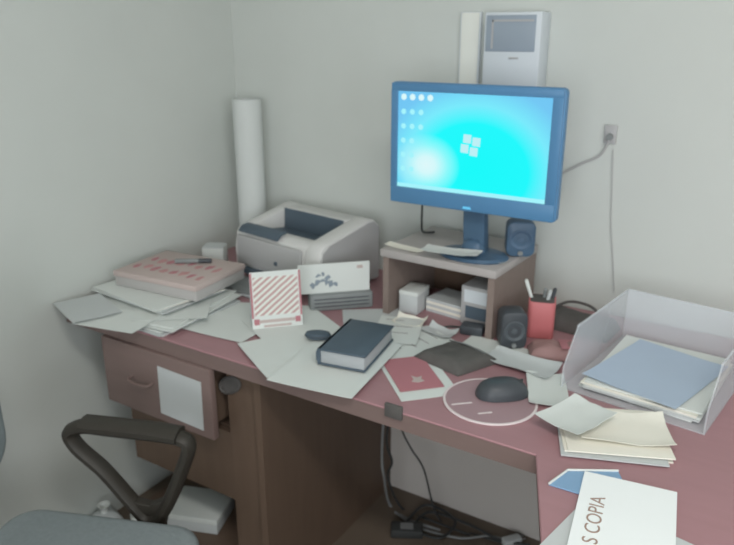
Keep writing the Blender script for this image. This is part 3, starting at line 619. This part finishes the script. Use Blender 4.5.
# ---- cables below the desk
yk = 1.62
H = lambda L, Y=yk: [Vector(ony(a, b, Y)) for a, b in L]
G = lambda L, r=.005: [Vector((*onz(a, b, r).xy, r)) for a, b in L]
cable('hanging_cable', 'black cable looping down from under the desktop near the pedestal', H([(394, 405), (388, 425), (387, 445), (392, 462), (388, 478)]) + G([(402, 508), (430, 520), (470, 535)], .0045), .004)
cable('hanging_cable', 'grey cable hanging straight down beside the pedestal side', H([(386, 400), (383, 430), (382, 460), (384, 476)]) + G([(390, 505), (410, 520), (440, 530)], .0045), .0045, GRUB)
cable('hanging_cable', 'thin black cable bowing outward in the kneehole', H([(398, 404), (402, 430), (412, 450), (424, 470)], 1.66) + G([(440, 520), (480, 536), (510, 545)], .0035), .003)
cable('floor_cable', 'black cable coiled on the dark floor in the kneehole', G([(400, 530), (425, 505), (455, 520), (440, 538), (415, 528), (430, 512), (470, 525), (500, 540), (530, 545)], .011), .0045)
cable('floor_cable', 'grey cable snaking on the dark floor by the back panel', G([(395, 512), (420, 528), (460, 538), (490, 536), (520, 545)], .006), .004, GRUB)
p = onz(420, 518, 0); ad = thing('power_adapter', 'dark power adapter lying on the floor among the cables', 'adapter', (p.x, p.y - .09, .0005), .5); one_box('adapter_body', RUB, ad, -.05, .05, -.025, .025, 0, .03, bev=.005); one_box('adapter_label', GRUB, ad, -.02, .02, -.015, .015, .03, .0305)
p = onz(516, 536, 0); ad = thing('cable_joint', 'pale plug lying on the floor at the right of the kneehole', 'plug', (p.x, p.y - .04, .0005), .9); one_box('plug_body', PAPER2, ad, -.03, .03, -.014, .014, 0, .022, bev=.004); bm = NB(); [box(bm, .03, .045, y - .002, y + .002, .009, .013) for y in (-.007, .007)]; obj('plug_prongs', bm, METAL, ad)

# ---- things on the pedestal's bottom board
ZB = .0555
p = onz(200, 503, ZB + .05); q = thing('white_box', 'white box on the bottom board below the drawer', 'box', (p.x, p.y, ZB), math.radians(20))
one_box('box_body', PAPER2, q, -.085, .085, -.07, .07, 0, .045, bev=.002); one_box('box_lid', PAPER, q, -.087, .087, -.072, .072, .035, .052, bev=.002)
p = onz(205, 478, ZB + .03); q = thing('folder_or_shadow', 'grey folder standing behind the white box below the drawer', 'folder', (p.x, p.y + .02, ZB), math.radians(12))
one_box('folder_or_shadow_cover', GREYB, q, -.10, .10, 0, .004, 0, .10); one_box('folder_or_shadow_pages', PAPER2, q, -.095, .095, .004, .018, .003, .095); one_box('folder_or_shadow_cover', GREYB, q, -.10, .10, .018, .022, 0, .10)
p = onz(167, 522, ZB); q = thing('rolled_paper', 'small white paper roll on the bottom board beside the white box', 'paper roll', (p.x - .055, p.y - .01, ZB + .021), 1.2)
bm = NB(); lathe(bm, [(.010, -.06), (.020, -.06), (.020, .06), (.010, .06), (.010, -.06)], 20, Matrix.Rotation(PI / 2, 4, 'Y')); obj('roll_sheet', bm, PAPER, q, smooth=True); bm = NB(); lathe(bm, [(.0195, -.006), (.0207, -.006), (.0207, .006), (.0195, .006)], 20, Matrix.Rotation(PI / 2, 4, 'Y')); obj('rubber_band', bm, BRN, q)
p = onz(110, 516, .03); q = thing('white_bag', 'crumpled white bag on the floor against the left wall', 'bag', (p.x + .02, p.y - .03, 0.0005), 0)
bm = NB(); dome(bm, .055, .055, .075, 18, 6)
for v in bm.verts: v.co += Vector((noise.noise(v.co * 30), noise.noise(v.co * 30 + Vector((5, 0, 0))), 0)) * .012 * (v.co.z > .001)
obj('bag_body', bm, PAPER2, q, smooth=True); bm = NB(); lathe(bm, [(.012, .068), (.009, .082), (.020, .100), (.012, .098), (0, .08)], 12); obj('bag_knot', bm, PAPER, q)

# ---- office chair with a loop armrest
AZ = .64; Rr = onz(190, 441, AZ); Ll = onz(91, 431, AZ); u = (Rr - Ll).normalized(); v = Vector((-u.y, u.x, 0)); ca = math.atan2(u.y, u.x)
mid = Rr - u * .15; cc = mid - v * .265
ch = thing('office_chair', 'dark office chair with loop armrests and grey fabric seat beside the drawer', 'chair', (cc.x, cc.y, 0), ca)
inv = Matrix.Rotation(-ca, 3, 'Z')
def inplane(x, y):
    d = ray(x, y); t = (mid - CAM).dot(v) / d.dot(v); return inv @ (CAM + d * t - Vector((cc.x, cc.y, 0)))
loop = [inplane(*q) for q in ((150, 433), (180, 438), (189, 447), (182, 470), (172, 495), (160, 515), (146, 516), (128, 497), (104, 470), (78, 447), (70, 432), (84, 426), (112, 429))]
for sgn in (1, -1):
    L = [Vector((p.x, sgn * p.y, p.z)) for p in loop]
    bm = NB(); tube(bm, L, .016, 10, 6, closed=True, flat=1.4); arm = obj('armrest', bm, CHAIRP, ch, smooth=True)
    top = [L[i] + Vector((0, 0, .008)) for i in (11, 12, 0, 1)]
    bm = NB(); tube(bm, top, .016, 10, 6, flat=1.9); obj('arm_pad', bm, CHAIRP, arm, smooth=True)
    lo = (L[5] + L[6]) / 2
    bm = NB(); prism(bm, [(L[4].x, L[4].z), (L[5].x + .01, L[5].z - .03), (L[6].x - .01, L[6].z - .03), (L[7].x, L[7].z), (lo.x, lo.z + .035)], lo.y - .012, lo.y + .012, 'y', bev=.003); box(bm, lo.x - .03, lo.x + .03, min(sgn * .10, lo.y), max(sgn * .10, lo.y), .392, .402); box(bm, lo.x - .03, lo.x + .03, lo.y - .008, lo.y + .008, .392, lo.z)
    obj('arm_bracket', bm, CHAIRP, arm, smooth=False)
bm = NB(); prism(bm, rrect(-.26, .20, -.235, .215, .07), .395, .462, 'z', bev=.022, seg=4); obj('seat', bm, CHAIRF, ch, smooth=True)
bm = NB(); prism(bm, rrect(-.21, .17, -.2, .19, .06), .385, .397, 'z'); obj('seat_pan', bm, CHAIRP, ch)
bm = NB(); prism(bm, rrect(-.21, .21, .58, 1.0, .08), -.30, -.25, 'x', bev=.018, seg=3); obj('backrest', bm, CHAIRF, ch, smooth=True)
bm = NB(); tube(bm, [(-.12, 0, .38), (-.28, 0, .38), (-.325, 0, .46), (-.315, 0, .75)], .02, 10, 6, flat=1.6); obj('back_post', bm, CHAIRP, ch, smooth=True)
bm = NB(); lathe(bm, [(0, .07), (.03, .07), (.03, .25), (.022, .25), (.022, .386), (0, .386)], 20); obj('gas_column', bm, CHAIRP, ch, smooth=True)
for k in range(5):
    a = 2 * PI * k / 5 + .3; d = Vector((math.cos(a), math.sin(a), 0)); bm = NB(); tube(bm, [d * .02 + Vector((0, 0, .105)), d * .15 + Vector((0, 0, .095)), d * .28 + Vector((0, 0, .07))], lambda t: .024 - .008 * t, 10); leg = obj('base_leg', bm, CHAIRP, ch, smooth=True)
    bm = NB(); lathe(bm, [(0, -.018), (.024, -.018), (.027, -.01), (.027, .01), (.024, .018), (0, .018)], 18, Matrix.Translation(d * .28 + Vector((0, 0, .0275))) @ Matrix.Rotation(a, 4, 'Z') @ Matrix.Rotation(PI / 2, 4, 'X')); obj('caster', bm, BLACK, leg, smooth=True)
